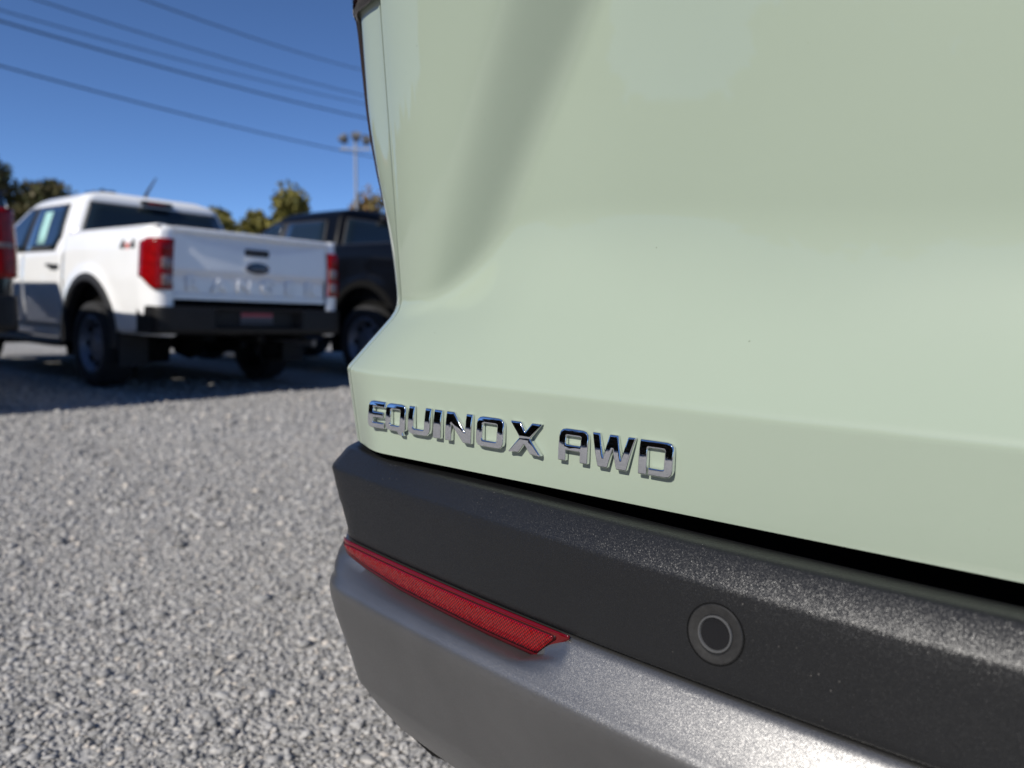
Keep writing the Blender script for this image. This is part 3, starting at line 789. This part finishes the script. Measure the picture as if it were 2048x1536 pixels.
    # front
    grid('bonnet', [[(x, y, 1.165-.08*sstep(y,4.0,5.15)-.05*x*x) for x in np.linspace(-.88,.88,14)] for y in np.linspace(3.85,5.15,10)], paint, T, thick=.01)
    MB().box(-.80,.80,5.05,5.22,.62,1.06,.05).build('grille', 'trim', T)
    MB().box(-.88,.88,5.05,5.32,.42,.66,.05).build('front_bumper', bumper_mat, T)
    for sg in (-1, 1): MB().box(*(sorted((sg*.62, sg*.86))), 5.12, 5.245, .84, 1.02, .03).build('headlight', 'clearlens', T)
    # chassis, its floor boxes widened to deepen the shade under the truck
    b = MB(); b.box(-.48,-.38,.0,5.0,.46,.62); b.box(.38,.48,.0,5.0,.46,.62); b.box(-.84,.84,1.72,3.8,.42,.50); b.box(-.45,.45,.35,.45,.50,.60)
    b.box(-.78,.78,.04,bedlen,.70,.795); b.box(-.50,.50,.75,1.72,.52,.70); b.box(-.75,.75,3.9,5.1,.5,.9)
    b.build('chassis', 'void', T)
    b = MB().tube([(-.72,AX,.375),(.72,AX,.375)], .045, 10); b.lathe([(.001,-.14),(.10,-.12),(.15,0),(.10,.12),(.001,.14)], 16, (0,AX,.375), (1,0,0)); b.build('rear_axle', 'void', T)
    b = MB(); b.lathe([(.12,-.10),(.33,-.11),(.37,-.05),(.37,.05),(.33,.11),(.12,.10)], 28, (.0,.52,.60), (0,0,1), closed=True); b.build('spare_tyre', 'rubber', T)
    MB().tube([(.55,1.9,.45),(.55,.9,.47),(.52,.25,.46),(.62,.02,.43)], .035, 10).build('exhaust_pipe', 'steel', T)
    for sg in (-1, 1):
        MB().tube([(sg*.55,.20,.56),(sg*.55,.7,.40),(sg*.55,AX,.36),(sg*.55,1.6,.42),(sg*.55,1.9,.55)], .03, 6).build('leaf_spring', 'void', T)
        MB().tube([(sg*.45,.95,.36),(sg*.40,.75,.70)], .032, 8).build('shock_absorber', 'steel', T)
    return T
TR = (-2.231, 6.677, 0); TYAW = R(50.6)
def beside(dx, dy): return (TR[0]+dx*math.cos(TYAW)-dy*math.sin(TYAW), TR[1]+dx*math.sin(TYAW)+dy*math.cos(TYAW), 0)
white = pickup('pickup_truck', TR, TYAW, 'white', decals=True)
tag(white, 'white crew cab pickup truck with embossed tailgate lettering and a 4x4 decal', 'pickup truck', 'pickup trucks parked in a row')
dark = pickup('pickup_truck', beside(2.62, -.66), TYAW, 'navy', sc=1.07, rail=1.36, flare='void')
tag(dark, 'dark navy pickup truck parked behind the white one, half hidden by the green SUV', 'pickup truck', 'pickup trucks parked in a row')
nb = pickup('pickup_truck', beside(-2.82, -.20), TYAW, 'black_paint', sc=1.06, lamps='tall')
tag(nb, 'black pickup truck cut off by the left edge, only its red tail light showing', 'pickup truck', 'pickup trucks parked in a row')

# ------------------------------------------------------------------ trees
def leaf_cloud(clumps, per, size):
    V = []; F = []
    C_, Rd = np.array([c[:3] for c in clumps]), np.array([c[3] for c in clumps]); n = len(clumps)*per
    d = rng.normal(size=(n, 3)); d /= np.linalg.norm(d, axis=1)[:, None]
    r = rng.random(n)**(1/2.2); idx = np.repeat(np.arange(len(clumps)), per)
    P = C_[idx]+d*(r*Rd[idx])[:, None]*np.array([1, 1, .8])
    a = rng.normal(size=(n, 3)); a /= np.linalg.norm(a, axis=1)[:, None]
    b = np.cross(a, rng.normal(size=(n, 3))); b /= np.linalg.norm(b, axis=1)[:, None]
    s = size*rng.uniform(.6, 1.4, n)[:, None]
    Q = np.stack([P-a*s, P-b*s*.55, P+a*s, P+b*s*.55], 1).reshape(-1, 3)
    return Q, np.arange(n*4).reshape(-1, 4)
def raw_mesh(name, V, F, mat, parent=None):
    me = bpy.data.meshes.new(name); me.vertices.add(len(V)); me.vertices.foreach_set('co', np.asarray(V, np.float32).ravel())
    nf = len(F); me.loops.add(nf*4); me.loops.foreach_set('vertex_index', np.asarray(F, np.int32).ravel())
    me.polygons.add(nf); me.polygons.foreach_set('loop_start', np.arange(0, nf*4, 4, dtype=np.int32)); me.polygons.foreach_set('loop_total', np.full(nf, 4, np.int32))
    me.update(); me.materials.append(MT[mat]); o = bpy.data.objects.new(name, me); COL.objects.link(o)
    if parent: o.parent = parent
    return o
def tree(label, x, y, h, cw, mat, n=26, per=150, leaf=.22, slim=False, group='trees beyond the lot'):
    T = empty('tree', (x, y, 0)); b = MB(); lean = (rng.uniform(-.3,.3), rng.uniform(-.3,.3))
    top = (lean[0], lean[1], h*.8)
    b.tube([(0,0,-.1),(lean[0]*.3,lean[1]*.3,h*.3),(lean[0]*.7,lean[1]*.7,h*.6),top], [h*.028,h*.022,h*.014,h*.006], 8)
    cl = []
    for i in range(n):
        t = rng.uniform(.25, 1.0); a = rng.uniform(0, 2*math.pi)
        wr = cw*(math.sin(math.pi*min(1, .18+.82*t))**.7 if not slim else (1.05-t)*.9+.1)
        r = wr*rng.uniform(.25, 1.0); c = (lean[0]+r*math.cos(a), lean[1]+r*math.sin(a), h*(.2+.74*t)+rng.uniform(-.3,.3))
        cl.append((*c, rng.uniform(.10, .20)*h*.8))
        if i % 2 == 0:
            z0 = max(h*.2, c[2]-r*.8); b.tube([(lean[0]*.6, lean[1]*.6, min(z0, h*.72)), c], [h*.010, h*.003], 5)
    b.build('trunk', 'bark', T)
    V, F = leaf_cloud(cl, per, leaf); raw_mesh('crown', V, F, mat, T)
    tag(T, label, 'tree', group); return T
tree('tall dark brownish green tree at the left edge behind the white truck', -34.6, 51.0, 9.6, 3.6, 'leaf_dark', n=34)
tree('dark green tree just right of the tallest tree at the left edge', -31.0, 51.5, 8.4, 2.6, 'leaf_dark')
tree('low olive green tree showing above the white truck cab roof', -28.0, 52.5, 7.9, 2.0, 'leaf_dark')
tree('low yellowish tree directly right of the white cab', -19.6, 50.0, 6.5, 2.4, 'leaf_yellow')
tree('wide pale yellow green tree in the middle of the treeline', -17.2, 52.5, 6.8, 2.7, 'leaf_yellow')
tree('slender upright yellow tree rising above the treeline', -15.0, 51.0, 8.2, 1.0, 'leaf_yellow', n=22, slim=True)
tree('thin orange brown tree behind the light pole', -10.6, 56.0, 9.2, 1.7, 'leaf_brown', n=16, per=110)
tree('low green tree between the white and navy truck roofs', -22.5, 55.0, 6.6, 2.2, 'leaf_yellow')
# a wood far off to the left and behind, seen only as dark reflections in paint and chrome
def wood():
    cl = []
    for k in range(260):
        a = R(150+112*(k % 130+rng.uniform(0, 1))/130); d = rng.uniform(30, 46); dg = math.degrees(a); h = lerp(3.6, 13.5, sstep(dg, 178, 199))*rng.uniform(.82, 1.15)
        x, y = d*math.cos(a), d*math.sin(a)
        for j in range(8): t = rng.uniform(.03, 1); cl.append((x+rng.normal(0, 1.5*(1.1-t)), y+rng.normal(0, 1.3*(1.1-t)), h*t, (rng.uniform(.7, 1.6)*(1.25-t)+.3)*(.5 if h < 2.1 else 1)))
    V, F = leaf_cloud(cl, 48, .50); o = raw_mesh('wood', V, F, 'leaf_wood'); tag(o, 'far brown and green wood edging the lot, mirrored in the green paint', 'wood', kind='stuff')
wood()
def treeline():
    cl = []
    for k in range(190):
        x = rng.uniform(-60, 75); y = rng.uniform(60, 70)+max(0, x)*.3; h = rng.uniform(5.0, 7.4)
        for j in range(6): t = rng.uniform(.1, 1); cl.append((x+rng.normal(0, 1.4*(1.1-t)), y+rng.normal(0, 1.2), h*t, rng.uniform(.5, 1.2)))
    V, F = leaf_cloud(cl, 60, .26); o = raw_mesh('treeline', V, F, 'leaf_yellow'); tag(o, 'low hazy band of yellow green trees far behind the parked trucks', 'treeline', kind='stuff')
treeline()

# ------------------------------------------------------------------ floodlight pole and power lines
def pole():
    P = empty('floodlight_pole', (-10.3, 51.0, 0)); lx = -.033
    MB().tube([(0,0,0),(lx*6,0,6),(lx*11.9,0,11.9)], [.13,.10,.08], 12).build('pole', 'galv', P)
    tx = lx*10.9
    MB().tube([(tx-1.0,0,10.86),(tx+1.0,0,10.90)], .06, 8).build('cross_arm', 'galv', P)
    for dx, z in ((-.72,11.45),(.05,11.6),(.70,11.4)):
        MB().tube([(tx+dx*1.0,0,10.88),(tx+dx,0,z-.1)], .035, 6).build('lamp_bracket', 'galv', P)
        b = MB().lathe([(.02,-.28),(.16,-.22),(.30,.02),(.34,.24),(.32,.26),(.30,.25),(.001,.22)], 16, (tx+dx,-.05,z), (dx*.5,-.45,.55)); b.build('flood_lamp', 'lamp', P)
    tag(P, 'tall grey pole with a cluster of floodlights beside the green SUV edge', 'light pole')
pole()
WIRES = [((-16.29,24.77,7.85),(-8.99,45.0,9.39),'lowest power line crossing the sky down to the floodlight pole',.055),
         ((-16.34,24.9,9.24),(-9.07,45.21,11.52),'second lowest power line in the sky, the heavier of a close pair',.065),
         ((-16.36,24.93,9.58),(-9.1,45.28,12.31),'upper thin power line of the close pair in the sky',.04),
         ((-15.2,24.97,9.93),(-9.0,45.3,12.75),'power line second from the top in the blue sky',.045),
         ((-11.85,24.98,10.05),(-9.16,45.46,14.22),'topmost power line in the blue sky',.045)]
for a, b, lab, wd in WIRES:
    a, b = Vector(a), Vector(b); pts = []
    for t in np.linspace(-.9, 2.2, 24):
        p = a.lerp(b, t); p.z += .55*((t-.5)**2-.25); pts.append(p)
    o = MB().tube(pts, wd*.55, 6).build('power_line', 'wire'); tag(o, lab, 'power line', 'overhead power lines')
